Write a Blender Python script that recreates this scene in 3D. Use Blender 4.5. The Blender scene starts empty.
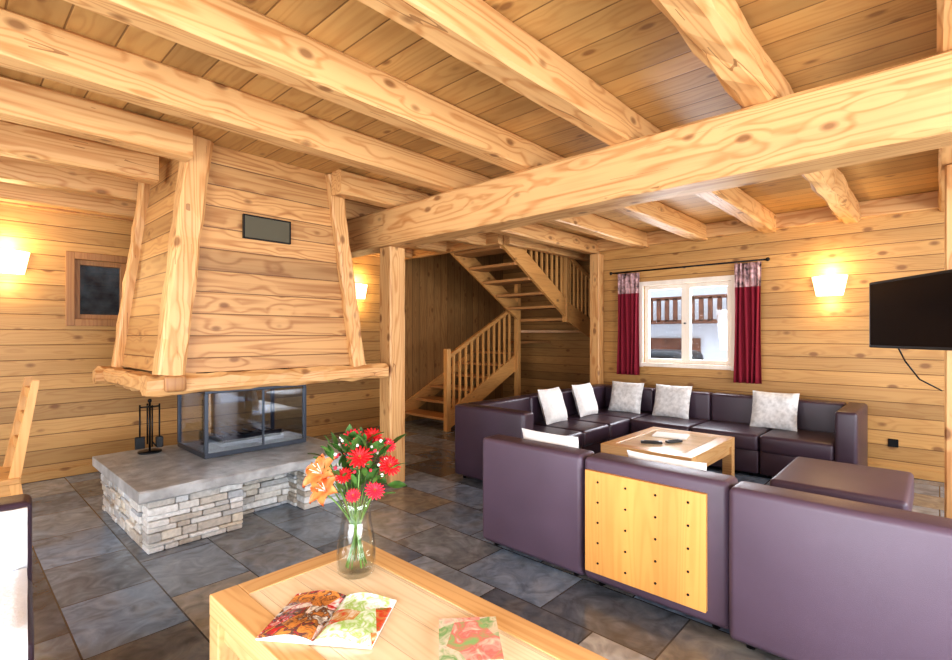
import bpy, bmesh, math, random
from mathutils import Vector, Matrix, noise
random.seed(7)
S=bpy.context.scene
COL=S.collection

# ------------------------------------------------------------ materials
def newmat(name):
    m=bpy.data.materials.new(name); m.use_nodes=True
    nt=m.node_tree; nt.nodes.clear()
    out=nt.nodes.new('ShaderNodeOutputMaterial')
    b=nt.nodes.new('ShaderNodeBsdfPrincipled')
    nt.links.new(b.outputs[0],out.inputs[0])
    return m,nt,b,out
def plain(name,col,rough=.5,metal=0,bump=0,bscale=60,var=0,vscale=5,emit=None,estr=0,sheen=0,spec=.5):
    m,nt,b,out=newmat(name)
    b.inputs['Base Color'].default_value=(*col,1)
    b.inputs['Roughness'].default_value=rough
    b.inputs['Metallic'].default_value=metal
    b.inputs['Specular IOR Level'].default_value=spec
    if sheen: b.inputs['Sheen Weight'].default_value=sheen
    if emit:
        b.inputs['Emission Color'].default_value=(*emit,1); b.inputs['Emission Strength'].default_value=estr
    g=nt.nodes.new('ShaderNodeNewGeometry')
    if bump:
        n=nt.nodes.new('ShaderNodeTexNoise'); n.inputs['Scale'].default_value=bscale; n.inputs['Detail'].default_value=3
        nt.links.new(g.outputs['Position'],n.inputs['Vector'])
        bp=nt.nodes.new('ShaderNodeBump'); bp.inputs['Strength'].default_value=bump; bp.inputs['Distance'].default_value=.01
        nt.links.new(n.outputs[0],bp.inputs['Height']); nt.links.new(bp.outputs[0],b.inputs['Normal'])
    if var:
        n=nt.nodes.new('ShaderNodeTexNoise'); n.inputs['Scale'].default_value=vscale; n.inputs['Detail'].default_value=5
        nt.links.new(g.outputs['Position'],n.inputs['Vector'])
        r=nt.nodes.new('ShaderNodeValToRGB')
        r.color_ramp.elements[0].position=.3; r.color_ramp.elements[1].position=.7
        r.color_ramp.elements[0].color=(*[c*(1-var) for c in col],1)
        r.color_ramp.elements[1].color=(*[min(1,c*(1+var)) for c in col],1)
        nt.links.new(n.outputs[0],r.inputs[0]); nt.links.new(r.outputs[0],b.inputs['Base Color'])
    return m
def wood(name,along,light,dark,across=None,width=.14,rough=.5,knots=True,ring=45,contrast=.5,tint=.18,groove=.008,knotcol=(.17,.065,.02),gdark=.75,powr=2.2,cracks=0,ksize=.16):
    m,nt,b,out=newmat(name); N=nt.nodes.new; L=nt.links.new
    def M(op,a,bb=None,c=None):
        n=N('ShaderNodeMath'); n.operation=op
        for i,v in enumerate((a,bb,c)):
            if v is None: continue
            if isinstance(v,(int,float)): n.inputs[i].default_value=v
            else: L(v,n.inputs[i])
        return n.outputs[0]
    g=N('ShaderNodeNewGeometry'); sp=N('ShaderNodeSeparateXYZ'); L(g.outputs['Position'],sp.inputs[0])
    ax={'x':0,'y':1,'z':2}
    A=sp.outputs[ax[along]]
    others=[k for k in 'xyz' if k!=along]
    if across: others=[across]+[k for k in others if k!=across]
    B_=sp.outputs[ax[others[0]]]; C_=sp.outputs[ax[others[1]]]
    rndtint=None; gm=None
    if across:
        q=M('DIVIDE',B_,width); idx=M('FLOOR',q); fr=M('FRACT',q)
        wn=N('ShaderNodeTexWhiteNoise'); wn.noise_dimensions='1D'; L(idx,wn.inputs['W'])
        rv=wn.outputs['Value']
        A=M('ADD',A,M('MULTIPLY',rv,23.0)); C_=M('ADD',C_,M('MULTIPLY',rv,7.0))
        rndtint=rv
        d=M('MINIMUM',fr,M('SUBTRACT',1.0,fr))
        gm=M('LESS_THAN',d,groove/width*.5)
        dd=N('ShaderNodeMapRange'); dd.inputs['From Min'].default_value=0; dd.inputs['From Max'].default_value=groove/width
        L(d,dd.inputs['Value']); gh=dd.outputs[0]
    # knot field also bends the grain around it
    cv3=N('ShaderNodeCombineXYZ'); L(M('MULTIPLY',A,3.4),cv3.inputs[0]); L(M('MULTIPLY',B_,6.),cv3.inputs[1]); L(M('MULTIPLY',C_,6.),cv3.inputs[2])
    vo=N('ShaderNodeTexVoronoi'); vo.inputs['Scale'].default_value=1; L(cv3.outputs[0],vo.inputs['Vector'])
    kd=vo.outputs['Distance']
    bend=N('ShaderNodeMapRange'); bend.inputs['From Min'].default_value=.45; bend.inputs['From Max'].default_value=.0; L(kd,bend.inputs['Value'])
    cv=N('ShaderNodeCombineXYZ'); L(M('MULTIPLY',A,.26),cv.inputs[0]); L(M('MULTIPLY',B_,4.0),cv.inputs[1]); L(M('MULTIPLY',C_,4.0),cv.inputs[2])
    n1=N('ShaderNodeTexNoise'); n1.inputs['Scale'].default_value=1.6; n1.inputs['Detail'].default_value=1.0; L(cv.outputs[0],n1.inputs['Vector'])
    ph=M('MULTIPLY',n1.outputs[0],ring*2.4)
    if knots: ph=M('ADD',ph,M('MULTIPLY',bend.outputs[0],7.0))
    rg=M('MULTIPLY_ADD',M('SINE',ph),.5,.5)
    cv2=N('ShaderNodeCombineXYZ'); L(M('MULTIPLY',A,1.6),cv2.inputs[0]); L(M('MULTIPLY',B_,45.),cv2.inputs[1]); L(M('MULTIPLY',C_,45.),cv2.inputs[2])
    n2=N('ShaderNodeTexNoise'); n2.inputs['Scale'].default_value=1; n2.inputs['Detail'].default_value=3; L(cv2.outputs[0],n2.inputs['Vector'])
    f=M('ADD',M('MULTIPLY',M('POWER',rg,powr),contrast),M('MULTIPLY',M('SUBTRACT',n2.outputs[0],.5),contrast*1.8))
    mx=N('ShaderNodeMix'); mx.data_type='RGBA'; mx.clamp_factor=True
    mx.inputs[6].default_value=(*light,1); mx.inputs[7].default_value=(*dark,1); L(f,mx.inputs[0]); col=mx.outputs[2]
    n3=N('ShaderNodeTexNoise'); n3.inputs['Scale'].default_value=.9; L(cv.outputs[0],n3.inputs['Vector'])
    t=M('MULTIPLY_ADD',n3.outputs[0],.7,.66)
    if rndtint is not None: t=M('MULTIPLY',t,M('MULTIPLY_ADD',rndtint,tint*2,1-tint))
    vm=N('ShaderNodeVectorMath'); vm.operation='SCALE'; L(col,vm.inputs[0]); L(t,vm.inputs['Scale']); col=vm.outputs[0]
    hc=None
    if cracks:
        cv4=N('ShaderNodeCombineXYZ'); L(M('MULTIPLY',A,.45),cv4.inputs[0]); L(M('MULTIPLY',B_,13.),cv4.inputs[1]); L(M('MULTIPLY',C_,13.),cv4.inputs[2])
        n4=N('ShaderNodeTexNoise'); n4.inputs['Scale'].default_value=1; n4.inputs['Detail'].default_value=.5; L(cv4.outputs[0],n4.inputs['Vector'])
        c1=M('LESS_THAN',M('ABSOLUTE',M('SUBTRACT',n4.outputs[0],.5)),.008)
        n5=N('ShaderNodeTexNoise'); n5.inputs['Scale'].default_value=1.8; L(g.outputs['Position'],n5.inputs['Vector'])
        c1=M('MULTIPLY',c1,M('GREATER_THAN',n5.outputs[0],.57)); hc=c1
        mc=N('ShaderNodeMix'); mc.data_type='RGBA'; L(M('MULTIPLY',c1,cracks),mc.inputs[0]); L(col,mc.inputs[6]); mc.inputs[7].default_value=(dark[0]*.45,dark[1]*.4,dark[2]*.4,1); col=mc.outputs[2]
    if knots:
        mr=N('ShaderNodeMapRange'); mr.inputs['From Min'].default_value=ksize; mr.inputs['From Max'].default_value=ksize*.5
        L(kd,mr.inputs['Value'])
        mk=N('ShaderNodeMix'); mk.data_type='RGBA'; L(M('MULTIPLY',mr.outputs[0],.75),mk.inputs[0]); L(col,mk.inputs[6]); mk.inputs[7].default_value=(*knotcol,1)
        col=mk.outputs[2]
    if gm is not None:
        mg=N('ShaderNodeMix'); mg.data_type='RGBA'; L(M('MULTIPLY',gm,gdark),mg.inputs[0]); L(col,mg.inputs[6]); mg.inputs[7].default_value=(dark[0]*.3,dark[1]*.25,dark[2]*.2,1)
        col=mg.outputs[2]
    L(col,b.inputs['Base Color']); b.inputs['Roughness'].default_value=rough
    bp=N('ShaderNodeBump'); bp.inputs['Strength'].default_value=.35; bp.inputs['Distance'].default_value=.004
    h=M('MULTIPLY',n2.outputs[0],.35)
    if gm is not None: h=M('ADD',h,gh)
    if hc is not None: h=M('SUBTRACT',h,hc)
    L(h,bp.inputs['Height']); L(bp.outputs[0],b.inputs['Normal'])
    return m

BL=(.62,.355,.150); BD=(.38,.140,.033)
WL=(.455,.255,.088); WD=(.30,.130,.034)
m_beam={k:wood('beam_wood_'+k,k,BL,BD,ring=30,contrast=.55,powr=3,cracks=.6,ksize=.17) for k in 'xyz'}
m_wall_x=wood('wall_boards_x','x',WL,WD,'z',.145,contrast=.36,gdark=.75,ksize=.19)
m_wall_y=wood('wall_boards_y','y',WL,WD,'z',.145,contrast=.36,gdark=.75,ksize=.19)
m_wall_v=wood('wall_boards_vertical_shaded','z',(.33,.18,.065),(.20,.085,.026),'x',.16,contrast=.5,ksize=.18)  # board colour lowered to paint in the shade around the stairs
m_wall_s=wood('stairwell_boards_shaded','y',(.35,.19,.068),(.23,.10,.03),'z',.145,contrast=.32,gdark=.7,ksize=.18)  # darker copy of the wall boards, under-stair shade put into the colour
m_ceil=wood('ceiling_boards','y',(.50,.285,.100),(.36,.165,.045),'x',.19,contrast=.42,ring=24,gdark=.7,ksize=.16)
m_hood=wood('hood_boards','x',(.46,.25,.098),(.27,.11,.032),'z',.155,contrast=.7,ring=26,tint=.25)
m_hood_s=wood('hood_boards_side','y',(.45,.245,.09),(.30,.12,.036),'z',.155,contrast=.55,ring=26)
m_stair=wood('stair_wood','x',(.58,.305,.105),(.40,.17,.045),contrast=.35)
m_stairz=wood('stair_wood_z','z',(.62,.33,.115),(.42,.18,.045),contrast=.35,knots=False)
m_tread=wood('tread_wood','y',(.42,.21,.08),(.26,.11,.038),contrast=.3,knots=False)
m_tab=wood('table_wood','y',(.72,.44,.20),(.52,.26,.09),contrast=.4,rough=.25,knots=False)
m_tabx=wood('table_wood_x','x',(.72,.44,.20),(.52,.26,.09),contrast=.4,rough=.25,knots=False)
m_tabtop=wood('table_top_wood','y',(.86,.69,.48),(.72,.50,.29),'x',.135,contrast=.35,rough=.12,knots=False,tint=.05,groove=.002,gdark=.4)
m_panel=wood('panel_wood','z',(.70,.35,.10),(.56,.24,.055),contrast=.3,rough=.4,knots=False)
m_winf=wood('window_wood','z',(.80,.72,.62),(.70,.58,.45),contrast=.2,knots=False)
m_darkf=wood('dark_window_wood','z',(.36,.18,.07),(.22,.09,.035),contrast=.4,knots=False)
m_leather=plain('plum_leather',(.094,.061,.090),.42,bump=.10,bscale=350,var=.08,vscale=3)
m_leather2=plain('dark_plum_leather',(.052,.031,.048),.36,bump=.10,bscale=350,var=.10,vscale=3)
m_black=plain('black_steel',(.012,.012,.013),.38,metal=.6)
m_dgrey=plain('dark_interior',(.03,.03,.032),.7,var=.3)
m_stove=plain('stove_frame',(.055,.065,.085),.35,metal=.5)
m_fire=plain('firebrick',(.30,.30,.31),.8,var=.3,vscale=8)
m_vent=plain('vent_panel',(.090,.078,.050),.6,spec=.3)
m_chrome=plain('steel',(.5,.5,.5),.35,metal=1)
m_cush=plain('cushion_fabric',(.82,.81,.80),.9,bump=.3,bscale=200,var=.06,vscale=30,sheen=.3)
m_cush2=plain('cushion_fabric_silver',(.66,.66,.66),.7,bump=.3,bscale=200,var=.22,vscale=22)
m_white=plain('white_fabric',(.84,.86,.90),.9,bump=.3,bscale=60,var=.05)
m_cur=plain('crimson_curtain',(.20,.006,.022),.85,bump=.2,bscale=300)
m_curtop=plain('patterned_curtain',(.40,.25,.25),.85,var=.95,vscale=16)
m_slab=plain('granite_slab',(.36,.365,.37),.38,bump=.5,bscale=22,var=.30,vscale=9)
m_red=plain('petal_red',(.58,.010,.015),.6,var=.2,vscale=60)
m_pink=plain('petal_pink',(.66,.025,.055),.6,var=.2,vscale=60)
m_orange=plain('petal_orange',(.85,.21,.06),.5,var=.3,vscale=40)
m_petw=plain('petal_white',(.85,.80,.75),.6)
m_yel=plain('flower_centre',(.25,.12,.02),.8)
m_leaf=plain('leaf_green',(.05,.13,.025),.5,var=.4,vscale=30)
m_stem=plain('stem_green',(.13,.24,.05),.5)
m_page=plain('paper',(.80,.78,.74),.5)
m_scr=plain('tv_screen',(.012,.009,.010),.15)
m_blackp=plain('black_plastic',(.015,.015,.016),.35)
m_snow=plain('snow',(.85,.88,.93),.9)
m_render_w=plain('render_white',(.75,.76,.78),.9)
m_ext=plain('exterior_timber',(.16,.06,.03),.7,var=.4)
m_extd=plain('exterior_dark',(.03,.035,.035),.8,var=.9,vscale=6)
m_shade=plain('sconce_shade',(.9,.85,.75),.6,emit=(1,.76,.40),estr=3.0)

def glass(name,tint,base,amt,rough=.02):
    m,nt,b,out=newmat(name)
    nt.nodes.remove(b)
    t=nt.nodes.new('ShaderNodeBsdfTransparent'); t.inputs[0].default_value=(*tint,1)
    g=nt.nodes.new('ShaderNodeBsdfGlossy'); g.inputs['Roughness'].default_value=rough
    lw=nt.nodes.new('ShaderNodeLayerWeight'); lw.inputs[0].default_value=.5
    p=nt.nodes.new('ShaderNodeMath'); p.operation='POWER'; nt.links.new(lw.outputs['Facing'],p.inputs[0]); p.inputs[1].default_value=3
    q=nt.nodes.new('ShaderNodeMath'); q.operation='MULTIPLY_ADD'; nt.links.new(p.outputs[0],q.inputs[0]); q.inputs[1].default_value=amt; q.inputs[2].default_value=base
    mx=nt.nodes.new('ShaderNodeMixShader')
    nt.links.new(q.outputs[0],mx.inputs[0]); nt.links.new(t.outputs[0],mx.inputs[1]); nt.links.new(g.outputs[0],mx.inputs[2]); nt.links.new(mx.outputs[0],out.inputs[0])
    return m
m_glass=glass('window_glass',(.97,.98,1),.04,.4)
m_fglass=glass('stove_glass',(.84,.89,.95),.16,.4)
m_vglass=glass('vase_glass',(.975,.985,.98),.05,.5)
m_water=glass('vase_water',(.96,.985,.975),.02,.2)

def slate():
    m,nt,b,out=newmat('slate_floor'); N=nt.nodes.new; L=nt.links.new
    def M(op,a,bb=None,c=None):
        n=N('ShaderNodeMath'); n.operation=op
        for i,v in enumerate((a,bb,c)):
            if v is None: continue
            if isinstance(v,(int,float)): n.inputs[i].default_value=v
            else: L(v,n.inputs[i])
        return n.outputs[0]
    TW,TH=.60,.42
    g=N('ShaderNodeNewGeometry'); sp=N('ShaderNodeSeparateXYZ'); L(g.outputs['Position'],sp.inputs[0])
    rq=M('DIVIDE',sp.outputs[0],TH); row=M('FLOOR',rq); rf=M('FRACT',rq)
    par=M('FLOORED_MODULO',row,2.0)
    cq=M('ADD',M('DIVIDE',sp.outputs[1],TW),M('MULTIPLY',par,.5)); colm=M('FLOOR',cq); cf=M('FRACT',cq)
    id_=N('ShaderNodeCombineXYZ'); L(row,id_.inputs[0]); L(colm,id_.inputs[1])
    wn=N('ShaderNodeTexWhiteNoise'); wn.noise_dimensions='2D'; L(id_.outputs[0],wn.inputs['Vector'])
    dr=M('MULTIPLY',M('MINIMUM',rf,M('SUBTRACT',1.0,rf)),TH); dc=M('MULTIPLY',M('MINIMUM',cf,M('SUBTRACT',1.0,cf)),TW)
    dm=M('MINIMUM',dr,dc); gr=M('LESS_THAN',dm,.0040)
    po=N('ShaderNodeVectorMath'); po.operation='MULTIPLY_ADD'; L(wn.outputs['Color'],po.inputs[0]); po.inputs[1].default_value=(17,13,9); L(g.outputs['Position'],po.inputs[2])
    n=N('ShaderNodeTexNoise'); n.inputs['Scale'].default_value=3.0; n.inputs['Detail'].default_value=7; n.inputs['Roughness'].default_value=.62; n.inputs['Distortion'].default_value=.9
    L(po.outputs[0],n.inputs['Vector'])
    r=N('ShaderNodeValToRGB'); cr=r.color_ramp
    cols=[(0,(.075,.08,.095)),(.12,(.20,.27,.38)),(.26,(.33,.285,.215)),(.38,(.10,.115,.14)),(.50,(.28,.35,.45)),(.62,(.085,.10,.125)),(.74,(.42,.43,.43)),(.87,(.16,.22,.31)),(1,(.28,.24,.19))]
    cr.elements[0].position=0; cr.elements[0].color=(*cols[0][1],1); cr.elements[1].position=1; cr.elements[1].color=(*cols[-1][1],1)
    for p,c in cols[1:-1]:
        e=cr.elements.new(p); e.color=(*c,1)
    a2=M('ADD',wn.outputs['Value'],M('MULTIPLY_ADD',n.outputs[0],.16,-.08)); L(a2,r.inputs[0])
    n7=N('ShaderNodeTexNoise'); n7.inputs['Scale'].default_value=7; n7.inputs['Detail'].default_value=6; n7.inputs['Distortion'].default_value=1.5; L(po.outputs[0],n7.inputs['Vector'])
    m7=N('ShaderNodeMapRange'); L(n7.outputs[0],m7.inputs['Value']); m7.inputs['From Min'].default_value=.3; m7.inputs['From Max'].default_value=.7; m7.inputs['To Min'].default_value=.62; m7.inputs['To Max'].default_value=1.3
    v7=N('ShaderNodeVectorMath'); v7.operation='SCALE'; L(r.outputs[0],v7.inputs[0]); L(m7.outputs[0],v7.inputs['Scale'])
    mx=N('ShaderNodeMix'); mx.data_type='RGBA'; L(gr,mx.inputs[0]); L(v7.outputs[0],mx.inputs[6]); mx.inputs[7].default_value=(.05,.05,.05,1)
    L(mx.outputs[2],b.inputs['Base Color'])
    rr=N('ShaderNodeMapRange'); L(n.outputs[0],rr.inputs['Value']); rr.inputs['To Min'].default_value=.10; rr.inputs['To Max'].default_value=.34
    L(rr.outputs[0],b.inputs['Roughness']); b.inputs['Specular IOR Level'].default_value=.8
    bp=N('ShaderNodeBump'); bp.inputs['Strength'].default_value=.28; bp.inputs['Distance'].default_value=.006; L(M('SUBTRACT',n7.outputs[0],gr),bp.inputs['Height']); L(bp.outputs[0],b.inputs['Normal'])
    return m
m_floor=slate()
def island(name,cols,rough=.85,bump=.6,bs=35):
    m,nt,b,out=newmat(name); N=nt.nodes.new; L=nt.links.new
    g=N('ShaderNodeNewGeometry'); r=N('ShaderNodeValToRGB'); cr=r.color_ramp
    cr.elements[0].color=(*cols[0],1); cr.elements[1].color=(*cols[-1],1)
    for i,c in enumerate(cols[1:-1]):
        e=cr.elements.new((i+1)/(len(cols)-1)); e.color=(*c,1)
    L(g.outputs['Random Per Island'],r.inputs[0])
    n=N('ShaderNodeTexNoise'); n.inputs['Scale'].default_value=bs; n.inputs['Detail'].default_value=4; L(g.outputs['Position'],n.inputs['Vector'])
    mr=N('ShaderNodeMapRange'); L(n.outputs[0],mr.inputs['Value']); mr.inputs['To Min'].default_value=.55; mr.inputs['To Max'].default_value=1.3
    vm=N('ShaderNodeVectorMath'); vm.operation='SCALE'; L(r.outputs[0],vm.inputs[0]); L(mr.outputs[0],vm.inputs['Scale']); L(vm.outputs[0],b.inputs['Base Color'])
    b.inputs['Roughness'].default_value=rough
    bp=N('ShaderNodeBump'); bp.inputs['Strength'].default_value=bump; bp.inputs['Distance'].default_value=.01; L(n.outputs[0],bp.inputs['Height']); L(bp.outputs[0],b.inputs['Normal'])
    return m
m_stone=island('ledge_stone',[(.60,.60,.58),(.78,.78,.77),(.46,.40,.33),(.84,.84,.83),(.44,.46,.49),(.66,.58,.46),(.82,.82,.81)])
def printed(name,cols,sc):
    m,nt,b,out=newmat(name); N=nt.nodes.new; L=nt.links.new
    g=N('ShaderNodeNewGeometry')
    n=N('ShaderNodeTexNoise'); n.inputs['Scale'].default_value=sc; n.inputs['Detail'].default_value=5; n.inputs['Distortion'].default_value=1.2; L(g.outputs['Position'],n.inputs['Vector'])
    v=N('ShaderNodeTexVoronoi'); v.inputs['Scale'].default_value=sc*.45; L(g.outputs['Position'],v.inputs['Vector']); s=N('ShaderNodeSeparateColor'); L(v.outputs['Color'],s.inputs[0])
    a=N('ShaderNodeMath'); a.operation='MULTIPLY_ADD'; L(s.outputs[0],a.inputs[0]); a.inputs[1].default_value=.9; L(n.outputs[0],a.inputs[2])
    mr=N('ShaderNodeMapRange'); mr.inputs['From Min'].default_value=.35; mr.inputs['From Max'].default_value=1.5; L(a.outputs[0],mr.inputs['Value'])
    r=N('ShaderNodeValToRGB'); cr=r.color_ramp
    cr.elements[0].color=(*cols[0],1); cr.elements[1].color=(*cols[-1],1)
    for i,c in enumerate(cols[1:-1]):
        e=cr.elements.new((i+1)/(len(cols)-1)); e.color=(*c,1)
    L(mr.outputs[0],r.inputs[0]); L(r.outputs[0],b.inputs['Base Color']); b.inputs['Roughness'].default_value=.25
    return m
m_pr1=printed('printed_page_food',[(.03,.02,.02),(.40,.015,.012),(.80,.72,.62),(.08,.03,.02),(.60,.22,.05),(.05,.04,.04),(.55,.02,.02),(.8,.75,.68)],30)
m_pr2=printed('printed_page_green',[(.20,.35,.06),(.85,.86,.80),(.35,.55,.12),(.86,.86,.84),(.55,.30,.10),(.6,.06,.03),(.15,.25,.06)],24)
m_pr3=printed('book_cover',[(.2,.4,.12),(.75,.62,.45),(.2,.4,.15),(.8,.7,.55),(.75,.22,.2),(.3,.5,.2)],20)

# ------------------------------------------------------------ builder
class B:
    def __init__(s,name):
        s.name=name; s.bm=bmesh.new(); s.mats=[]
    def mi(s,m):
        if m not in s.mats: s.mats.append(m)
        return s.mats.index(m)
    def add(s,t,mat,smooth=False):
        i=s.mi(mat)
        for f in t.faces: f.material_index=i; f.smooth=smooth
        me=bpy.data.meshes.new('t'); t.to_mesh(me); t.free(); s.bm.from_mesh(me); bpy.data.meshes.remove(me)
    def box(s,c,d,mat,bev=.004,rot=None,seg=2,smooth=False):
        t=bmesh.new(); bmesh.ops.create_cube(t,size=1)
        bmesh.ops.scale(t,vec=d,verts=t.verts)
        if bev>0: bmesh.ops.bevel(t,geom=list(t.edges),offset=min(bev,min(d)*.45),segments=seg,affect='EDGES',profile=.5)
        if rot is not None: bmesh.ops.transform(t,matrix=rot.to_4x4(),verts=t.verts)
        bmesh.ops.translate(t,vec=c,verts=t.verts)
        s.add(t,mat,smooth or bev>.012); return s
    def bx(s,x0,x1,y0,y1,z0,z1,mat,bev=.004,seg=2):
        return s.box(((x0+x1)/2,(y0+y1)/2,(z0+z1)/2),(abs(x1-x0),abs(y1-y0),abs(z1-z0)),mat,bev,seg=seg)
    def hexa(s,p,mat,bev=0):
        t=bmesh.new(); v=[t.verts.new(q) for q in p]
        for f in ((3,2,1,0),(4,5,6,7),(0,1,5,4),(1,2,6,5),(2,3,7,6),(3,0,4,7)): t.faces.new([v[i] for i in f])
        bmesh.ops.recalc_face_normals(t,faces=t.faces)
        if bev: bmesh.ops.bevel(t,geom=list(t.edges),offset=bev,segments=2,affect='EDGES')
        s.add(t,mat); return s
    def poly(s,pts,z0,z1,mat):
        t=bmesh.new(); a=[t.verts.new((x,y,z0)) for x,y in pts]; b=[t.verts.new((x,y,z1)) for x,y in pts]
        t.faces.new(a); t.faces.new(b); n=len(pts)
        for i in range(n): t.faces.new((a[i],a[(i+1)%n],b[(i+1)%n],b[i]))
        bmesh.ops.recalc_face_normals(t,faces=t.faces); s.add(t,mat); return s
    def cyl(s,p0,p1,r0,mat,r1=None,n=16,smooth=True):
        p0=Vector(p0);p1=Vector(p1); r1=r0 if r1 is None else r1; d=p1-p0
        t=bmesh.new(); bmesh.ops.create_cone(t,cap_ends=True,segments=n,radius1=r0,radius2=r1,depth=d.length)
        q=d.to_track_quat('Z','Y').to_matrix().to_4x4()
        bmesh.ops.transform(t,matrix=Matrix.Translation((p0+p1)/2)@q,verts=t.verts)
        s.add(t,mat,smooth); return s
    def tube(s,pts,r,mat,n=8):
        for a,b in zip(pts[:-1],pts[1:]): s.cyl(a,b,r,mat,n=n)
        return s
    def sph(s,c,r,mat,sc=(1,1,1),rot=None,n=12):
        t=bmesh.new(); bmesh.ops.create_uvsphere(t,u_segments=n,v_segments=n//2+2,radius=r)
        bmesh.ops.scale(t,vec=sc,verts=t.verts)
        if rot is not None: bmesh.ops.transform(t,matrix=rot.to_4x4(),verts=t.verts)
        bmesh.ops.translate(t,vec=c,verts=t.verts); s.add(t,mat,True); return s
    def lathe(s,prof,c,mat,n=32):
        t=bmesh.new(); rings=[]
        for r,z in prof: rings.append([t.verts.new((c[0]+r*math.cos(2*math.pi*i/n),c[1]+r*math.sin(2*math.pi*i/n),c[2]+z)) for i in range(n)])
        for a,b in zip(rings[:-1],rings[1:]):
            for i in range(n): t.faces.new((a[i],a[(i+1)%n],b[(i+1)%n],b[i]))
        s.add(t,mat,True); return s
    def grid(s,fn,nu,nv,mat,smooth=True):
        t=bmesh.new(); g=[[t.verts.new(fn(i/nu,j/nv)) for j in range(nv+1)] for i in range(nu+1)]
        for i in range(nu):
            for j in range(nv): t.faces.new((g[i][j],g[i+1][j],g[i+1][j+1],g[i][j+1]))
        s.add(t,mat,smooth); return s
    def rough(s,p0,p1,w,h,mat,jit=.004,n=14,up=(0,0,1),ch=.12,seed=0,fr=.7):
        p0=Vector(p0);p1=Vector(p1); d=(p1-p0); L=d.length; d.normalize()
        up=Vector(up); side=d.cross(up).normalized(); up=side.cross(d).normalized()
        c=min(w,h)*ch
        prof=[(-w/2+c,-h/2),(w/2-c,-h/2),(w/2,-h/2+c),(w/2,h/2-c),(w/2-c,h/2),(-w/2+c,h/2),(-w/2,h/2-c),(-w/2,-h/2+c)]
        t=bmesh.new(); rings=[]
        for k in range(n+1):
            o=p0+d*(L*k/n); ring=[]
            for j,(a,b) in enumerate(prof):
                q=o+side*a+up*b
                q+= (side*noise.noise(Vector((k*fr+seed,j*1.3,seed*.37)))+up*noise.noise(Vector((k*fr,seed+9,j*1.3))))*jit*2
                ring.append(t.verts.new(q))
            rings.append(ring)
        for a,b in zip(rings[:-1],rings[1:]):
            for i in range(8): t.faces.new((a[i],a[(i+1)%8],b[(i+1)%8],b[i]))
        t.faces.new(rings[0]); t.faces.new(rings[-1])
        bmesh.ops.recalc_face_normals(t,faces=t.faces); s.add(t,mat); return s
    def pillow(s,c,w,h,t_,rot,mat,n=14):
        def P(sgn):
            def f(u,v):
                x=(u*2-1);y=(v*2-1)
                e=max(0,(1-x**4)*(1-y**4))**.5
                q=Vector((x*w/2*(1-.05*(1-y*y)*abs(x)),y*h/2*(1-.05*(1-x*x)*abs(y)),sgn*e*t_/2+.004*noise.noise(Vector((x*3,y*3,sgn)))))
                return Vector(c)+rot@q
            return f
        s.grid(P(1),n,n,mat); s.grid(P(-1),n,n,mat); return s
    def done(s,parent=None):
        bmesh.ops.remove_doubles(s.bm,verts=s.bm.verts,dist=.00005)
        me=bpy.data.meshes.new(s.name)
        vs=[v.co for v in s.bm.verts]
        lo=Vector([min(v[i] for v in vs) for i in range(3)]); hi=Vector([max(v[i] for v in vs) for i in range(3)])
        c=Vector(((lo.x+hi.x)/2,(lo.y+hi.y)/2,lo.z))
        bmesh.ops.translate(s.bm,vec=-c,verts=s.bm.verts)
        s.bm.to_mesh(me); s.bm.free()
        for m in s.mats: me.materials.append(m)
        o=bpy.data.objects.new(s.name,me); COL.objects.link(o); o.location=c
        if parent: o.parent=parent
        return o
def empty(name):
    e=bpy.data.objects.new(name,None); e.empty_display_size=.2; COL.objects.link(e); return e
def R(x=0,y=0,z=0): return Matrix.Rotation(z,3,'Z')@Matrix.Rotation(y,3,'Y')@Matrix.Rotation(x,3,'X')
def lerp(a,b_,t): return a+(b_-a)*t

W=6.5; YL=6.33; X0=-2.6; Y0=-2.6; CZ=2.77; JB=2.57; XR=7.6; YR=3.62
# ------------------------------------------------------------ room shell
B('floor').bx(X0-.2,XR+.2,Y0-.2,YL+.2,-.12,0,m_floor,0).done()
b=B('wall_left'); wx0,wx1,wz0,wz1=.92,1.36,1.56,2.16
b.bx(X0-.2,wx0,YL,YL+.2,0,CZ,m_wall_x,0).bx(wx1,4.75,YL,YL+.2,0,CZ,m_wall_x,0)
b.bx(wx0,wx1,YL,YL+.2,0,wz0,m_wall_x,0).bx(wx0,wx1,YL,YL+.2,wz1,CZ,m_wall_x,0); b.done()
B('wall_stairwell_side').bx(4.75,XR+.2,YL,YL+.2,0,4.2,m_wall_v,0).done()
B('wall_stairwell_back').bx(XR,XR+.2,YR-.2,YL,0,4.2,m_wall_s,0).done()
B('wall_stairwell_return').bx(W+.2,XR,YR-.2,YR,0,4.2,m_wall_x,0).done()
b=B('wall_back'); a0,a1,c0,c1=1.84,2.94,1.03,2.06
b.bx(W,W+.2,Y0-.2,a0,0,CZ,m_wall_y,0).bx(W,W+.2,a1,YR,0,CZ,m_wall_y,0).bx(W,W+.2,a0,a1,0,c0,m_wall_y,0).bx(W,W+.2,a0,a1,c1,CZ,m_wall_y,0); b.done()
b=B('wall_front'); b.bx(X0-.2,X0,Y0-.2,-1.6,0,CZ,m_wall_y,0).bx(X0-.2,X0,1.8,3.2,0,CZ,m_wall_y,0).bx(X0-.2,X0,5.2,YL,0,CZ,m_wall_y,0).bx(X0-.2,X0,-1.6,1.8,2.2,CZ,m_wall_y,0).bx(X0-.2,X0,3.2,5.2,2.2,CZ,m_wall_y,0).bx(X0-.2,X0,3.2,5.2,0,.9,m_wall_y,0); b.done()
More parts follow.
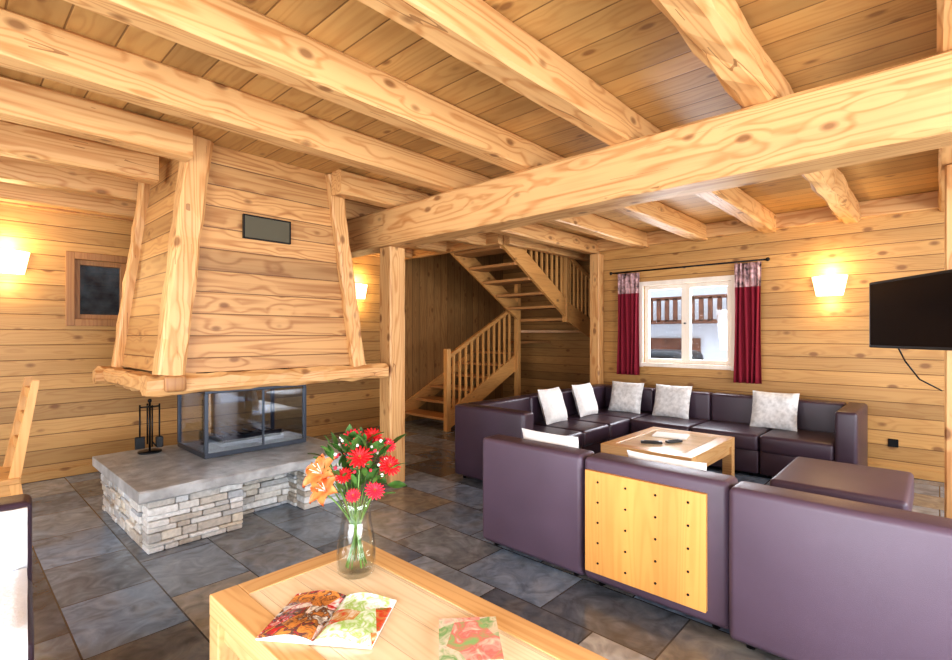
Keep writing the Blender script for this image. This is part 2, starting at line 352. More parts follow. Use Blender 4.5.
b=B('wall_right'); b.bx(X0,-1.2,Y0-.2,Y0,0,CZ,m_wall_x,0).bx(2.2,3.4,Y0-.2,Y0,0,CZ,m_wall_x,0).bx(5.8,W,Y0-.2,Y0,0,CZ,m_wall_x,0).bx(-1.2,2.2,Y0-.2,Y0,2.2,CZ,m_wall_x,0).bx(3.4,5.8,Y0-.2,Y0,2.2,CZ,m_wall_x,0).bx(3.4,5.8,Y0-.2,Y0,0,.8,m_wall_x,0); b.done()
def casement_y(name,x,y0,y1,z0,z1,mat):
    b=B(name); f=.055
    for (ya,yb) in ((y0,(y0+y1)/2),((y0+y1)/2,y1)):
        b.bx(x-.03,x+.03,ya,ya+f,z0,z1,mat).bx(x-.03,x+.03,yb-f,yb,z0,z1,mat).bx(x-.03,x+.03,ya+f,yb-f,z0,z0+f,mat).bx(x-.03,x+.03,ya+f,yb-f,z1-f,z1,mat)
        b.bx(x-.004,x+.004,ya+f,yb-f,z0+f,z1-f,m_glass,0)
    return b
def casement_x(name,y,x0,x1,z0,z1,mat,two=True):
    b=B(name); f=.05
    rs=((x0,(x0+x1)/2),((x0+x1)/2,x1)) if two else ((x0,x1),)
    for (xa,xb) in rs:
        b.bx(xa,xa+f,y-.03,y+.03,z0,z1,mat).bx(xb-f,xb,y-.03,y+.03,z0,z1,mat).bx(xa+f,xb-f,y-.03,y+.03,z0,z0+f,mat).bx(xa+f,xb-f,y-.03,y+.03,z1-f,z1,mat)
        b.bx(xa+f,xb-f,y-.004,y+.004,z0+f,z1-f,m_glass,0)
    return b
b=casement_y('window_1',W+.06,a0,a1,c0,c1,m_winf)
b.bx(W-.02,W+.0,a0-.06,a0,c0-.06,c1+.06,m_winf).bx(W-.02,W,a1,a1+.06,c0-.06,c1+.06,m_winf).bx(W-.02,W,a0,a1,c1,c1+.06,m_winf).bx(W-.05,W,a0-.08,a1+.08,c0-.05,c0,m_winf)
b.cyl((W+.02,(a0+a1)/2,1.55),(W-.02,(a0+a1)/2,1.55),.01,m_blackp).done()
b=casement_x('window_2',YL+.06,wx0,wx1,wz0,wz1,m_darkf,False)
b.bx(wx0-.07,wx0,YL-.025,YL,wz0-.07,wz1+.07,m_darkf).bx(wx1,wx1+.07,YL-.025,YL,wz0-.07,wz1+.07,m_darkf).bx(wx0,wx1,YL-.025,YL,wz1,wz1+.07,m_darkf).bx(wx0,wx1,YL-.025,YL,wz0-.07,wz0,m_darkf).done()
casement_y('window_3',X0-.1,-1.6,1.8,0.02,2.2,m_winf).done()
casement_y('window_4',X0-.1,3.2,5.2,.9,2.2,m_winf).done()
casement_x('window_5',Y0-.1,-1.2,2.2,0.02,2.2,m_winf).done()
casement_x('window_6',Y0-.1,3.4,5.8,.8,2.2,m_winf).done()
HX=4.98; HY=4.15
b=B('ceiling'); b.bx(X0-.2,HX,Y0-.2,YL+.2,CZ,CZ+.08,m_ceil,0).bx(HX,W+.2,Y0-.2,HY,CZ,CZ+.08,m_ceil,0).done()
b=B('ceiling_stairwell'); b.bx(HX-.1,XR+.2,YR-.2,YL+.2,4.2,4.26,m_ceil,0)
b.bx(HX-.06,HX,HY-.05,YL,CZ+.08,4.2,m_wall_y,0).bx(HX,XR,HY-.05,HY,CZ+.08,4.2,m_wall_x,0).bx(W+.2,XR,YR,HY-.05,CZ,CZ+.08,m_ceil,0).done()
bm_=B('ceiling_beam'); bm_.rough((2.93,Y0,2.40),(2.93,YL,2.40),.26,.335,m_beam['y'],jit=.004,n=40,ch=.07,seed=3)
bm_.done()
js=[-2.32,-1.57,-.82,-.07,.68,1.43,2.18,2.93,3.68,4.43,5.18,5.93]
for i,y in enumerate(js):
    b=B('ceiling_joist'); big=.013 if abs(y-.68)<.01 else .004
    xe=W-.005 if y<4 else HX-.1
    if y in (3.68,4.43):
        b.rough((X0,y,2.67),(1.14,y,2.67),.15,.2,m_beam['x'],n=16,seed=i); b.rough((2.25 if y<4 else 2.42,y,2.67),(xe,y,2.67),.15,.2,m_beam['x'],n=20,seed=i+40)
    else:
        b.rough((X0,y,2.67),(xe,y,2.67),.17 if big>.01 else .15,.2,m_beam['x'],jit=big,n=40,seed=i*3,ch=.2 if big>.01 else .1)
    b.done()
b=B('trim_1'); b.rough((HX-.05,HY-.0,2.67),(HX-.05,YL,2.67),.1,.2,m_beam['y'],n=10).rough((HX,HY-.06,2.67),(XR,HY-.06,2.67),.1,.2,m_beam['x'],n=14).done()
b=B('trim_2'); b.bx(W-.07,W,Y0,YR,CZ-.17,CZ,m_beam['y'],.01).bx(X0,HX,YL-.07,YL,CZ-.17,CZ,m_beam['x'],.01).done()
B('baseboard_left').bx(X0,4.95,YL-.02,YL,0,.09,m_wall_x,.004).done()
B('baseboard_back').bx(W-.02,W,Y0,YR,0,.09,m_wall_y,.004).done()
B('timber_post').rough((2.955,3.84,0),(2.955,3.84,2.228),.18,.18,m_beam['z'],jit=.003,n=16,up=(1,0,0),ch=.07).done()
B('trim_3').rough((W-.085,YR-.02,0),(W-.085,YR-.02,CZ-.22),.15,.15,m_beam['z'],jit=.002,up=(1,0,0),ch=.07).done()
B('partition_post').rough((4.76,-.10,0),(4.76,-.10,2.56),.15,.15,m_beam['z'],jit=.002,up=(1,0,0),ch=.07).done()

# ------------------------------------------------------------ fireplace
fp=empty('fireplace')
b=B('stone_base')
def stones_face(b,x0,x1,y0,y1,z0,z1,face):
    z=z0
    while z<z1-.005:
        h=min(random.uniform(.025,.06),z1-z)
        if z1-z-h<.02: h=z1-z
        p=(x0 if face=='y' else y0); e=(x1 if face=='y' else y1)
        while p<e-.004:
            l=min(random.uniform(.07,.26),e-p)
            if e-p-l<.04: l=e-p
            o=random.uniform(0,.022)
            if face=='y': b.bx(p+.002,p+l-.002,y0-o,y0+.12,z+.002,z+h-.002,m_stone,.006,1)
            else: b.bx(x0-o,x0+.12,p+.002,p+l-.002,z+.002,z+h-.002,m_stone,.006,1)
            p+=l
        z+=h
stones_face(b,.90,1.50,3.70,3.8,0,.35,'y'); stones_face(b,.90,.96,3.82,4.92,0,.35,'x')
stones_face(b,1.50,2.0,3.98,4.1,0,.35,'y'); stones_face(b,1.98,2.34,3.72,3.8,0,.35,'y')
stones_face(b,1.98,2.0,3.84,4.0,0,.35,'x')
b.bx(1.0,1.48,3.82,4.9,0,.35,m_dgrey,0).bx(1.5,2.32,4.1,4.9,0,.35,m_dgrey,0).bx(2.1,2.32,3.84,4.1,0,.35,m_dgrey,0)
b.done(fp)
b=B('hearth_slab'); b.rough((.84,4.31,.387),(2.42,4.31,.387),1.38,.075,m_slab,jit=.006,n=18,ch=.12,seed=21,fr=1.1); b.done(fp)
b=B('fire_insert')
ix0,ix1,iy0,iy1=1.43,2.26,4.23,4.88
b.bx(ix0-.012,ix1+.012,iy0-.012,iy1,.425,.465,m_stove,.004).bx(ix0-.012,ix1+.012,iy0-.012,iy1,.935,.96,m_stove,.004)
for x in (ix0,ix1):
    b.bx(x-.014,x+.014,iy0-.014,iy0+.014,.465,.935,m_stove,.002).bx(x-.015,x+.015,iy1-.03,iy1,.465,.935,m_stove,.002)
b.bx(1.875,1.892,iy0-.010,iy0+.008,.465,.935,m_stove,.002)
b.bx(ix0+.01,ix1-.01,iy0-.003,iy0+.003,.465,.935,m_fglass,0).bx(ix0-.003,ix0+.003,iy0+.01,iy1-.03,.465,.935,m_fglass,0).bx(ix1-.003,ix1+.003,iy0+.01,iy1-.03,.465,.935,m_fglass,0)
b.bx(ix0+.01,ix1-.01,iy1-.018,iy1-.012,.465,.935,m_fglass,0)
b.bx(1.6,2.14,4.38,4.78,.465,.495,m_fire,.004)
for k in range(6): b.cyl((1.65+k*.09,4.40,.525),(1.65+k*.09,4.75,.525),.008,m_black,n=8)
b.bx(1.62,2.12,4.38,4.40,.495,.55,m_black,.003)
b.bx(1.56,2.18,4.33,4.86,.96,1.14,m_black,.004)
b.done(fp)
b=B('hood')
lo=[(1.04,3.76),(2.50,3.76),(2.50,5.06),(1.04,5.06)]; hi=[(1.24,3.83),(2.30,3.83),(2.30,4.98),(1.24,4.98)]
zb,zt=1.14,CZ
t=bmesh.new(); v=[t.verts.new((*p,zb)) for p in lo]+[t.verts.new((*p,zt)) for p in hi]
fs=[t.faces.new([v[i] for i in f]) for f in ((0,1,5,4),(1,2,6,5),(2,3,7,6),(3,0,4,7),(4,5,6,7),(3,2,1,0))]
b.mi(m_hood); b.mi(m_hood_s); b.mi(m_dgrey)
for f,i in zip(fs,(0,1,0,1,0,2)): f.material_index=i
me=bpy.data.meshes.new('t'); t.to_mesh(me); t.free(); b.bm.from_mesh(me)
b.done(fp)
b=B('hood_posts')
for i,(l,h) in enumerate(zip(lo,hi)):
    wpost=.16 if i in(0,) else .125
    b.rough((l[0]+(0 if i else 0),l[1],1.13),(h[0],h[1],CZ-.005),wpost,wpost,m_beam['z'],jit=.008,n=14,up=(0,1,0),ch=.13,seed=i*5)
b.done(fp)
b=B('mantel')
b.rough((.90,3.77,1.07),(2.80,3.77,1.07),.15,.13,m_beam['x'],jit=.009,n=26,ch=.22,seed=2,fr=.5)
b.rough((.985,3.85,1.065),(.985,5.35,1.065),.14,.12,m_beam['y'],jit=.007,n=20,ch=.22,seed=8,fr=.5)
b.rough((2.56,3.85,1.065),(2.56,5.1,1.065),.13,.12,m_beam['y'],jit=.006,n=16,ch=.22,seed=11,fr=.5)
b.rough((.86,5.05,1.06),(2.6,5.05,1.06),.12,.11,m_beam['x'],jit=.006,n=16,ch=.22,seed=14,fr=.5)
b.box((1.06,3.69,1.08),(.13,.05,.11),m_darkf,.02)
b.done(fp)
b=B('vent_grille')
def hy(z): return lerp(3.76,3.83,(z-zb)/(zt-zb))
b.box((1.72,hy(2.21)-.014,2.21),(.37,.02,.18),m_vent,.003)
for zz in (2.125,2.295): b.box((1.72,hy(2.21)-.026,zz),(.37,.006,.010),m_black,.001)
for xx in (1.54,1.90): b.box((xx,hy(2.21)-.026,2.21),(.010,.006,.18),m_black,.001)
b.done(fp)
b=B('fire_tool_set'); cx,cy,cz=1.19,4.80,.425
b.cyl((cx,cy,cz),(cx,cy,cz+.015),.085,m_black,n=24)
b.cyl((cx,cy,cz+.015),(cx,cy,cz+.42),.008,m_black).sph((cx,cy,cz+.43),.016,m_black)
b.cyl((cx-.07,cy,cz+.38),(cx+.07,cy,cz+.38),.006,m_black).cyl((cx,cy-.07,cz+.38),(cx,cy+.07,cz+.38),.006,m_black)
for k,(dx,dy) in enumerate(((-.07,0),(.07,0),(0,-.07),(0,.07))):
    b.cyl((cx+dx,cy+dy,cz+.06),(cx+dx,cy+dy,cz+.40),.006,m_black)
b.box((cx-.07,cy,cz+.09),(.07,.02,.1),m_black,.004).box((cx+.07,cy,cz+.08),(.05,.05,.09),m_dgrey,.01)
b.cyl((cx,cy-.07,cz+.1),(cx+.03,cy-.07,cz+.06),.006,m_black)
b.done()

# ------------------------------------------------------------ stairs
st=empty('staircase'); rz=.185; tr=.31
b=B('treads')
for i in range(5):
    b.bx(5.05+tr*i-.03,5.05+tr*(i+1)+.01,5.27,YL-.02,rz*(i+1)-.04,rz*(i+1),m_tread,.004)
nx,ny=6.62,5.2
wed=[[(nx,ny+.05),(nx,6.31),(7.56,6.31)],[(nx+.03,ny+.03),(7.56,6.31),(7.58,5.2)],[(nx+.03,ny-.03),(7.58,5.2),(7.56,4.27)],[(nx,ny-.05),(7.56,4.27),(nx,4.27)]]
for k,p in enumerate(wed): b.poly(p,rz*(6+k)-.04,rz*(6+k),m_tread)
for i in range(6):
    x=6.62-tr*i
    if x-tr<HX-.0: break
    b.bx(x-tr-.01,x+.03,4.27,5.14,rz*(10+i)-.04,rz*(10+i),m_tread,.004)
b.done(st)
b=B('stringers')
def strg(x0,z0,x1,z1,y0,y1,h): b.hexa([(x0,y0,z0),(x1,y0,z1),(x1,y1,z1),(x0,y1,z0),(x0,y0,z0+h),(x1,y0,z1+h),(x1,y1,z1+h),(x0,y1,z0+h)],m_stair)
strg(5.0,0.0,6.6,.80,5.225,5.265,.26)
strg(5.0,0.0,6.6,.80,YL-.035,YL-.0,.26)
s_=rz/tr
strg(6.62,1.66,5.02,1.66+1.6*s_,4.225,4.27,.28)
strg(6.56,1.66,5.02,1.66+1.54*s_,5.14,5.18,.28)
strg(7.58,1.28,6.62,1.62,4.225,4.27,.30)
b.done(st)
b=B('newel_posts')
b.bx(4.99,5.07,5.205,5.285,0,1.2,m_stairz,.006).bx(6.58,6.66,5.16,5.24,0,2.3,m_stairz,.006).bx(6.58,6.66,4.21,4.29,1.6,3.1,m_stairz,.006).bx(7.5,7.58,4.21,4.29,0,2.5,m_stairz,.006)
b.done(st)
b=B('balusters_and_rails')
strg(5.05,1.05,6.6,1.05+1.55*.52,5.215,5.27,.06)
for k in range(11):
    x=5.16+k*.13
    b.bx(x-.016,x+.016,5.23,5.26,(x-5.0)*.5+.2,1.07+(x-5.05)*.52,m_stairz,.002)
strg(7.54,2.22,6.62,2.62,4.22,4.275,.06)
for k in range(7):
    x=6.74+k*.12
    b.bx(x-.016,x+.016,4.235,4.265,1.52+(7.58-x)*.354-.0,2.24+(7.54-x)*.43,m_stairz,.002)
strg(6.6,2.62,5.1,2.62+1.5*s_,4.22,4.275,.06)
for k in range(11):
    x=6.5-k*.13
    b.bx(x-.016,x+.016,4.235,4.265,1.86+(6.62-x)*s_,2.64+(6.6-x)*s_,m_stairz,.002)
b.done(st)

# ------------------------------------------------------------ sofas
def module(parent,T,w,d=.85,mat=None,back=True,arm=None,name='module',seatback=.18,h=.72):
    b=B(name); mat=mat or m_leather; g=.004
    x0=.17 if arm=='L' else g; x1=w-.17 if arm=='R' else w-g
    b.bx(x0,x1,.02,d-.02,.03,.27,mat,.02,3)
    b.bx(x0,x1,seatback-.01 if back else 0.0,d,.25,.42,mat,.035,4)
    if back: b.bx(x0,x1,0,seatback,.04,h,mat,.03,4)
    if arm=='L': b.bx(g,.17,0,d+.01,.035,h,mat,.03,4)
    if arm=='R': b.bx(w-.17,w-g,0,d+.01,.035,h,mat,.03,4)
    for fx in (.08,w-.08):
        for fy in (.08,d-.08): b.cyl((fx,fy,0),(fx,fy,.05),.02,m_black,n=10)
    for v in b.bm.verts: v.co=T@v.co
    bmesh.ops.recalc_face_normals(b.bm,faces=b.bm.faces)
    return b
def TF(x,y): return Matrix(((0,1,0,x),(1,0,0,y),(0,0,1,0),(0,0,0,1)))
sf=empty('sectional_sofa')
module(sf,TF(2.46,1.475),.77).done(sf)
b=module(sf,TF(2.46,.705),.765)
b.done(sf)
module(sf,TF(2.40,-.13),.83).done(sf)
module(sf,TF(2.40,-.97),.83).done(sf)
b=B('wooden_back_panel'); b.bx(2.435,2.462,.80,1.44,.10,.655,m_panel,.003)
for r in range(5):
    for c in range(4):
        b.cyl((2.437,.88+c*.16,.16+r*.11),(2.432,.88+c*.16,.16+r*.11),.006,m_black,n=10)
b.done(sf)
def TL(x,y): return Matrix(((1,0,0,x),(0,-1,0,y),(0,0,1,0),(0,0,0,1)))
def TB(x,y): return Matrix(((0,-1,0,x),(1,0,0,y),(0,0,1,0),(0,0,0,1)))
sc=empty('corner_sofa')
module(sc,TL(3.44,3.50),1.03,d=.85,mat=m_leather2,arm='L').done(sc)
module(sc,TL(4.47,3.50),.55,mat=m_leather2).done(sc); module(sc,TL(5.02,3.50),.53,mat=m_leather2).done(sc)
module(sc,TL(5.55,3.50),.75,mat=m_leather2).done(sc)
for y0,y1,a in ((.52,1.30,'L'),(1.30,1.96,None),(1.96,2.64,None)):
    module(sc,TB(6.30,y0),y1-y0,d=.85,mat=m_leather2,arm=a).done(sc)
b=B('corner_backrest'); b.bx(6.12,6.30,2.645,3.32,.42,.72,m_leather2,.03,4).done(sc)
b=B('ottoman'); b.bx(3.75,4.60,.14,.82,.04,.26,m_leather,.02,3).bx(3.74,4.61,.13,.83,.25,.45,m_leather,.03,4)
for x in (3.84,4.5):
    for y in (.22,.74): b.cyl((x,y,0),(x,y,.05),.02,m_black,n=10)
b.done()
sl=empty('lounge_chair')
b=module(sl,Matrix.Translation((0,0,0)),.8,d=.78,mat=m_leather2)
rot=Matrix.Translation((.28,2.90,0))@Matrix.Rotation(math.radians(-5),4,'Z')@Matrix(((-1,0,0,0),(0,-1,0,0),(0,0,1,0),(0,0,0,1)))
for v in b.bm.verts: v.co=rot@v.co
b.done(sl)
b=B('white_throw')
def thr(u,v):
    s=v*1.25
    if s<.28: yy,zz=.195,.70-s
    elif s<.85: yy,zz=.195+(s-.28),.44
    else: yy,zz=.80,.44-(s-.85)
    xx=.02+u*.70
    return rot@Vector((xx,yy+.006*noise.noise(Vector((u*4,v*5,0))),zz+.015*noise.noise(Vector((u*5,v*6,2)))+.005))
b.grid(thr,16,40,m_white)
o=b.done(sl); md=o.modifiers.new('s','SOLIDIFY'); md.thickness=.02; md.offset=1

def pil(c,rx,rz_,mat,w=.42,h=.40,t=.13):
    B('throw_pillow').pillow(c,w,h,t,R(0,0,rz_)@R(rx,0,0),mat).done()
tilt=math.radians(72)
pil((4.72,3.20,.605),tilt,0,m_cush)
pil((5.42,3.20,.605),tilt,0,m_cush)
for y,m in ((2.95,m_cush2),(2.36,m_cush2),(1.28,m_cush2)):
    pil((6.0,y,.605),tilt,math.radians(-90),m,w=.44)
pil((2.74,1.86,.595),math.radians(75),math.radians(90),m_cush,w=.44,h=.36)
pil((2.74,1.10,.575),math.radians(75),math.radians(90),m_cush,w=.44,h=.34)

# ------------------------------------------------------------ tables
def block_table(name,x0,x1,y0,y1,h,leg=.085):
    b=B(name); f=.10
    b.bx(x0,x0+f,y0,y1,h-.075,h,m_tab,.004).bx(x1-f,x1,y0,y1,h-.075,h,m_tab,.004)
    b.bx(x0+f,x1-f,y0,y0+f,h-.075,h,m_tabx,.004).bx(x0+f,x1-f,y1-f,y1,h-.075,h,m_tabx,.004)
    b.bx(x0+f-.001,x1-f+.001,y0+f-.001,y1-f+.001,h-.04,h-.003,m_tabtop,.002)
    for x in (x0,x1-leg):
        for y in (y0,y1-leg): b.bx(x,x+leg,y,y+leg,0,h-.075,m_tab,.005)
    b.bx(x0+leg,x1-leg,y0+.02,y0+.05,h-.15,h-.07,m_tabx,.003).bx(x0+leg,x1-leg,y1-.05,y1-.02,h-.15,h-.07,m_tabx,.003)
    b.bx(x0+.02,x0+.05,y0+leg,y1-leg,h-.15,h-.07,m_tab,.003).bx(x1-.05,x1-.02,y0+leg,y1-leg,h-.15,h-.07,m_tab,.003)
    return b.done()
block_table('coffee_table',.67,1.33,.62,1.95,.455)
block_table('coffee_table',3.95,5.05,1.40,2.18,.45)
b=B('tv_remote'); b.box((4.25,1.85,.461),(.05,.18,.02),m_blackp,.006,rot=R(0,0,.5)).box((4.25,1.85,.473),(.03,.12,.004),m_dgrey,.001,rot=R(0,0,.5)).done()
b=B('tv_remote'); b.box((4.42,1.72,.461),(.045,.16,.02),m_blackp,.006,rot=R(0,0,1.1)).box((4.42,1.72,.473),(.03,.11,.004),m_dgrey,.001,rot=R(0,0,1.1)).done()
b=B('brochure'); b.box((4.68,1.85,.456),(.22,.30,.012),m_page,.003,rot=R(0,0,.2)).box((4.68,1.85,.463),(.20,.28,.002),m_petw,0,rot=R(0,0,.2)).done()

def open_mag(name,c,rz_,m1,m2,w=.20,h=.28):
    b=B(name)
    Rm=R(0,0,rz_); c=Vector(c)
    for sgn,mm in ((-1,m1),(1,m2)):
        def top(u,v,sgn=sgn):
            z=.006+.022*math.sin(math.pi*min(1,u*1.05))*(1-.55*u)+.004*(1-u)
            return c+Rm@Vector((sgn*u*w,(v-.5)*h,z))
        def bot(u,v,sgn=sgn): return c+Rm@Vector((sgn*u*w,(v-.5)*h,.0))
        b.grid(top,12,4,mm); b.grid(bot,12,4,m_page)
        for vv in (0,1):
            def edge(u,v,vv=vv): return top(u,vv)*(v)+bot(u,vv)*(1-v)
            b.grid(edge,12,1,m_page)
        def out_(u,v): return top(1,u)*v+bot(1,u)*(1-v)
        b.grid(out_,4,1,m_page)
    return b.done()
open_mag('open_magazine',(.885,1.48,.4555),math.radians(-54),m_pr1,m_pr2,w=.185,h=.27)
b=B('recipe_book'); b.box((1.10,1.05,.4655),(.18,.21,.020),m_page,.002,rot=R(0,0,-.75)).box((1.10,1.05,.477),(.185,.215,.003),m_pr3,0,rot=R(0,0,-.75)).done()

# ------------------------------------------------------------ vase with flowers
vs=empty('flower_vase'); vx,vy,vz=1.13,1.70,.456
b=B('glass_vase'); b.lathe([(0,0),(.060,0),(.072,.01),(.078,.06),(.072,.14),(.058,.21),(.056,.25),(.072,.305),(.069,.305),(.053,.25),(.055,.21),(.069,.14),(.074,.06),(.066,.02),(0,.018)],(vx,vy,vz),m_vglass).done(vs)
b=B('water'); b.lathe([(0,.02),(.064,.022),(.072,.06),(.067,.14),(.0,.142)],(vx,vy,vz),m_water).done(vs)
b=B('flower_stems')
def stem(hx,hy,hz,r=.003):
    a=math.atan2(hy-vy,hx-vx)+math.pi
    p0=Vector((vx+.04*math.cos(a),vy+.04*math.sin(a),vz+.03)); p1=Vector((vx-(.02)*math.cos(a),vy-.02*math.sin(a),vz+.25)); p2=Vector((hx,hy,hz))
    pts=[]
    for k in range(9):
        t=k/8; pts.append(p0*(1-t)**2+p1*2*t*(1-t)+p2*t*t)
    b.tube(pts,r,m_stem,n=6)
rv=Vector((.681,-.7325,0)); fv=Vector((-.7325,-.681,0))
def hp(r_,f_,z): return Vector((vx,vy,0))+rv*r_+fv*f_+Vector((0,0,z))
fl=[('g',.03,.07,.93,m_red,.050),('g',.135,.02,.885,m_red,.046),('g',.085,.06,.80,m_pink,.040),('g',-.02,-.02,.985,m_pink,.045),('g',.05,-.06,.985,m_red,.042),
    ('g',-.03,.07,.86,m_red,.035),('g',.115,-.05,.95,m_pink,.036),('l',-.125,.03,.855,m_orange,.085),('l',-.10,.07,.80,m_orange,.07),('g',.01,.09,.79,m_pink,.03)]
for f in fl: stem(*hp(f[1],f[2],f[3]-.01))
for k in range(14): stem(*hp(random.uniform(-.1,.12),random.uniform(-.07,.08),random.uniform(.80,.96)),r=.002)
b.done(vs)
b=B('blossoms')
for kind,r_,f_,z,mt,rad in fl:
    c=hp(r_,f_,z); nrm=(rv*r_*3+fv*(.5+f_)+Vector((0,0,.55))).normalized()
    q=nrm.to_track_quat('Z','Y').to_matrix()
    if kind=='g':
        for ring,(n,rr,el) in enumerate(((16,1,.12),(14,.8,.35),(10,.55,.7))):
            for k in range(n):
                a=2*math.pi*k/n+ring*.2
                rt=q@R(0,0,a)@R(0,-el,0)
                b.sph(c+rt@Vector((rad*rr*.55,0,.002*ring)),rad*rr*.5,mt,sc=(1,.28,.08),rot=rt,n=8)
        b.sph(c+q@Vector((0,0,.006)),rad*.22,m_yel,sc=(1,1,.5),rot=q,n=10)
    else:
        for k in range(6):
            a=2*math.pi*k/6
            def pet(u,v,a=a):
                w=.30*rad*math.sin(math.pi*min(1,u*.93+.07))*(v*2-1)
                x=rad*u; zz=rad*(.9*u-.75*u*u*1.1)+abs(v*2-1)*.15*rad*u
                return c+q@(R(0,0,a)@Vector((x,w,zz)))
            b.grid(pet,8,4,mt)
        for k in range(5):
            a=k*1.25; e=q@Vector((.25*rad*math.cos(a),.25*rad*math.sin(a),rad*.7)); b.cyl(c,c+e,.0012,m_petw,n=5).sph(c+e,.004,m_yel,n=6)
for k in range(60):
    c=hp(random.uniform(-.09,.12),random.uniform(-.08,.08),random.uniform(.86,1.0)); b.sph(c,.007,m_petw if k%2 else m_pink,n=6)
b.done(vs)
b=B('foliage')
for k in range(120):
    c=hp(random.gauss(0,.055),random.gauss(0,.045),random.uniform(.76,.98)); dr=(c-Vector((vx,vy,.72))).normalized()+Vector((random.uniform(-.6,.6),random.uniform(-.6,.6),random.uniform(-.3,.5)))
    q=dr.normalized().to_track_quat('X','Z').to_matrix()@R(random.uniform(-1,1),0,0); l=random.uniform(.04,.09); w=l*random.uniform(.12,.3)
    def lf(u,v,c=c,q=q,l=l,w=w): return c+q@Vector((l*u,w*math.sin(math.pi*u)*(v*2-1),-.25*l*u*u+abs(v*2-1)*w*.3))
    b.grid(lf,5,2,m_leaf)
b.done(vs)

# ------------------------------------------------------------ dining chair
b=B('dining_chair'); 
cx0,cx1,cy0,cy1=-.10,.36,4.36,4.80
m=m_stair
b.bx(cx0,cx1,cy0-.02,cy1+.02,.44,.48,m,.008)
for y in (cy0,cy1-.04):
    b.bx(cx0+.01,cx0+.05,y,y+.04,0,.44,m_stairz,.004)
    b.hexa([(cx1+.02,y,0),(cx1+.06,y,0),(cx1+.06,y+.04,0),(cx1+.02,y+.04,0),(cx1-.06,y,.46),(cx1,y,.46),(cx1,y+.04,.46),(cx1-.06,y+.04,.46)],m_stairz,.003)
    b.hexa([(cx1-.06,y,.46),(cx1,y,.46),(cx1,y+.04,.46),(cx1-.06,y+.04,.46),(cx1+.055,y,1.10),(cx1+.095,y,1.10),(cx1+.095,y+.04,1.10),(cx1+.055,y+.04,1.10)],m_stairz,.003)
b.bx(cx0+.05,cx1-.04,cy0+.01,cy0+.03,.36,.44,m,.003).bx(cx0+.05,cx1-.04,cy1-.03,cy1-.01,.36,.44,m,.003).bx(cx0+.01,cx0+.03,cy0+.04,cy1-.04,.36,.44,m,.003)
for z in (.66,.83,1.0):
    xo=cx1-.03+(z-.46)/.64*.11
    b.box((xo+.002,(cy0+cy1)/2,z),(.022,cy1-cy0-.07,.075),m,.004)
b.done()

# ------------------------------------------------------------ curtains, rod
def curtain(y0,y1,z0,z1):
    b=B('curtain'); n=5
    def f(u,v,za=z0,zb_=z1):
        yy=lerp(y0,y1,u)+.012*math.sin(v*3+u*9); return Vector((W-.10+.030*math.sin(u*n*2*math.pi)*(1-.25*v)+.006*math.sin(v*5),yy,lerp(za,zb_,v)))
    b.grid(lambda u,v:f(u,v*.80),50,14,m_cur); b.grid(lambda u,v:f(u,.8+v*.2),50,6,m_curtop)
    o=b.done(); o.modifiers.new('s','SOLIDIFY').thickness=.004
curtain(2.95,3.27,.86,2.24); curtain(1.49,1.78,.84,2.24)
b=B('curtain_rod'); b.cyl((W-.10,1.44,2.26),(W-.10,3.36,2.26),.010,m_black).sph((W-.10,1.43,2.26),.022,m_black).sph((W-.10,3.37,2.26),.022,m_black)
for y in (1.46,2.39,3.32): b.cyl((W-.10,y,2.26),(W,y,2.26),.007,m_black)
b.done()

# ------------------------------------------------------------ wall sconces
def sconce(pos,nrm,power=10):
    b=B('wall_sconce'); n=Vector(nrm); s_=Vector((-n.y,n.x,0)); p=Vector(pos); r=.16
    def f(u,v):
        a=math.pi*(u-.5); rr=lerp(.75,1,v)
        return p+s_*(r*rr*math.sin(a))+n*(.10*rr*math.cos(a)+.002)+Vector((0,0,lerp(-.11,.10,v)))
    b.grid(f,20,6,m_shade)
    b.grid(lambda u,v: p+s_*(r*.75*math.sin(math.pi*(u-.5))*v)+n*(.10*.75*math.cos(math.pi*(u-.5))*v+.002)+Vector((0,0,-.11)),20,2,m_shade)
    b.box(p+n*.008,(.05 if abs(n.y) else .012,.012 if abs(n.y) else .05,.16),m_chrome,.002)
    b.done()
    for dz,pw in ((.16,power),(-.2,power*.45)):
        l=bpy.data.lights.new('sconce_bulb','POINT'); l.energy=pw; l.color=(1,.74,.38); l.shadow_soft_size=.05
        o=bpy.data.objects.new('sconce_bulb',l); o.location=p+n*.14+Vector((0,0,dz)); COL.objects.link(o)
sconce((.43,YL,2.08),(0,-1,0)); sconce((4.23,YL,2.05),(0,-1,0)); sconce((W,.865,1.93),(-1,0,0))

# ------------------------------------------------------------ television
tv=empty('television')
d=Vector((-.585,-.40,0)).normalized(); ang=math.atan2(d.y,d.x)
cen=Vector((4.455,.35,1.54))+d*.40; rt=R(0,0,ang)
b=B('tv_panel'); b.box(cen,(.80,.035,.455),m_blackp,.006,rot=rt)
nf=Vector((-d.y,d.x,0)); 
if nf.dot(Vector((0,0,0))-cen)<0: nf=-nf
b.box(cen+nf*.0185,(.765,.002,.42),m_scr,0,rot=rt); b.done(tv)
b=B('wall_arm'); bk=cen-nf*.03
b.box(bk,(.2,.03,.2),m_black,.003,rot=rt).tube([bk,bk-nf*.15+Vector((.1,.1,0)),Vector((4.67,-.04,1.54))],.014,m_black)
b.tube([cen-nf*.03+Vector((.12,.1,-.22)),Vector((4.45,.17,1.22)),Vector((4.52,.10,1.10)),Vector((4.66,-.01,1.02))],.005,m_black); b.done(tv)
B('wall_outlet').bx(W-.012,W,.30,.38,.28,.36,m_black,.003).done()

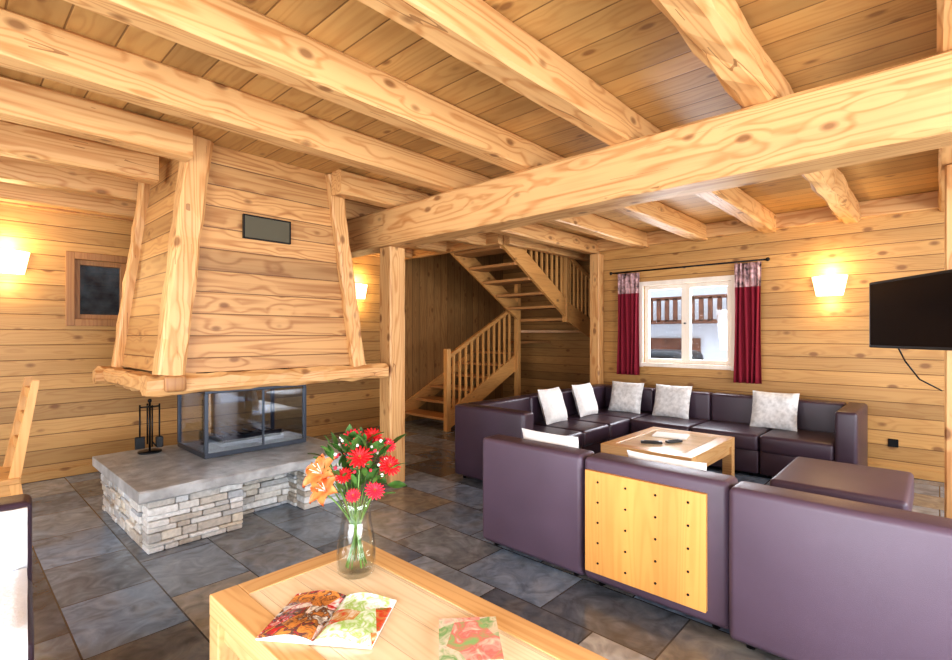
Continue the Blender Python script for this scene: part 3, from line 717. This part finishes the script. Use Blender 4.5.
# ------------------------------------------------------------ exterior
B('snow_ground').bx(-30,45,-30,45,-.6,-.4,m_snow,0).done()
b=B('neighbour_chalet'); b.bx(16,22,2,12,-.4,1.6,m_render_w,0).bx(16,22,2,12,1.6,4.6,m_render_w,0)
b.bx(15.0,16,2,12,1.75,1.85,m_ext,0).bx(15.0,15.08,2,12,2.45,2.55,m_ext,0)
for k in range(40): b.bx(15.0,15.06,2+k*.25,2.12+k*.25,1.8,2.5,m_ext,0)
b.bx(15.9,16,2.6,4.2,.2,1.3,m_extd,0).bx(15.9,16,5.4,7.2,.0,1.3,m_ext,0).bx(15.9,16,8,9,.2,1.3,m_extd,0)
b.hexa([(14.6,1.5,4.2),(19,1.5,6.2),(19,12.5,6.2),(14.6,12.5,4.2),(14.6,1.5,4.6),(19,1.5,6.6),(19,12.5,6.6),(14.6,12.5,4.6)],m_snow)
b.done()
b=B('garden_hedge'); b.bx(-4,6,8.0,8.6,-.4,4.5,m_extd,.1).done()
b=B('parked_car'); b.bx(10.5,12.3,3.2,7.4,.0,.55,m_extd,.15,4).bx(10.6,12.2,4.0,6.6,.5,1.05,m_blackp,.2,4)
for y in (3.9,6.6): b.cyl((10.45,y,-.05),(12.35,y,-.05),.33,m_blackp,n=20)
b.done()

# ------------------------------------------------------------ lights
w=bpy.data.worlds.new('World'); S.world=w; w.use_nodes=True
w.node_tree.nodes['Background'].inputs[0].default_value=(.82,.90,1,1); w.node_tree.nodes['Background'].inputs[1].default_value=2.8
def area(loc,rot,sx,sy,e,col,name='window_daylight'):
    l=bpy.data.lights.new(name,'AREA'); l.shape='RECTANGLE'; l.size=sx; l.size_y=sy; l.energy=e; l.color=col
    o=bpy.data.objects.new(name,l); o.location=loc; o.rotation_euler=rot; COL.objects.link(o)
h=math.pi/2
area((X0+.03,.1,1.15),(h,0,-h),3.3,2.1,235,(.90,.95,1))
area((X0+.03,4.2,1.55),(h,0,-h),1.9,1.2,75,(.90,.95,1))
area((.5,Y0+.03,1.15),(h,0,0),3.3,2.1,250,(.90,.95,1))
area((4.6,Y0+.03,1.5),(h,0,0),2.3,1.3,130,(.90,.95,1))
area((W+.16,2.39,1.55),(h,0,h),1.0,.95,45,(.93,.96,1))
# ------------------------------------------------------------ camera
cam=bpy.data.cameras.new('Camera'); co=bpy.data.objects.new('Camera',cam); COL.objects.link(co)
cam.sensor_width=36; cam.lens=499/952*36; cam.shift_y=5/952
co.location=(0,0,1.4); co.rotation_euler=(math.pi/2,0,math.radians(42.9)-math.pi/2)
cam.clip_start=.05; S.camera=co
S.view_settings.view_transform='Standard'
try: S.view_settings.look='Medium High Contrast'
except Exception: pass
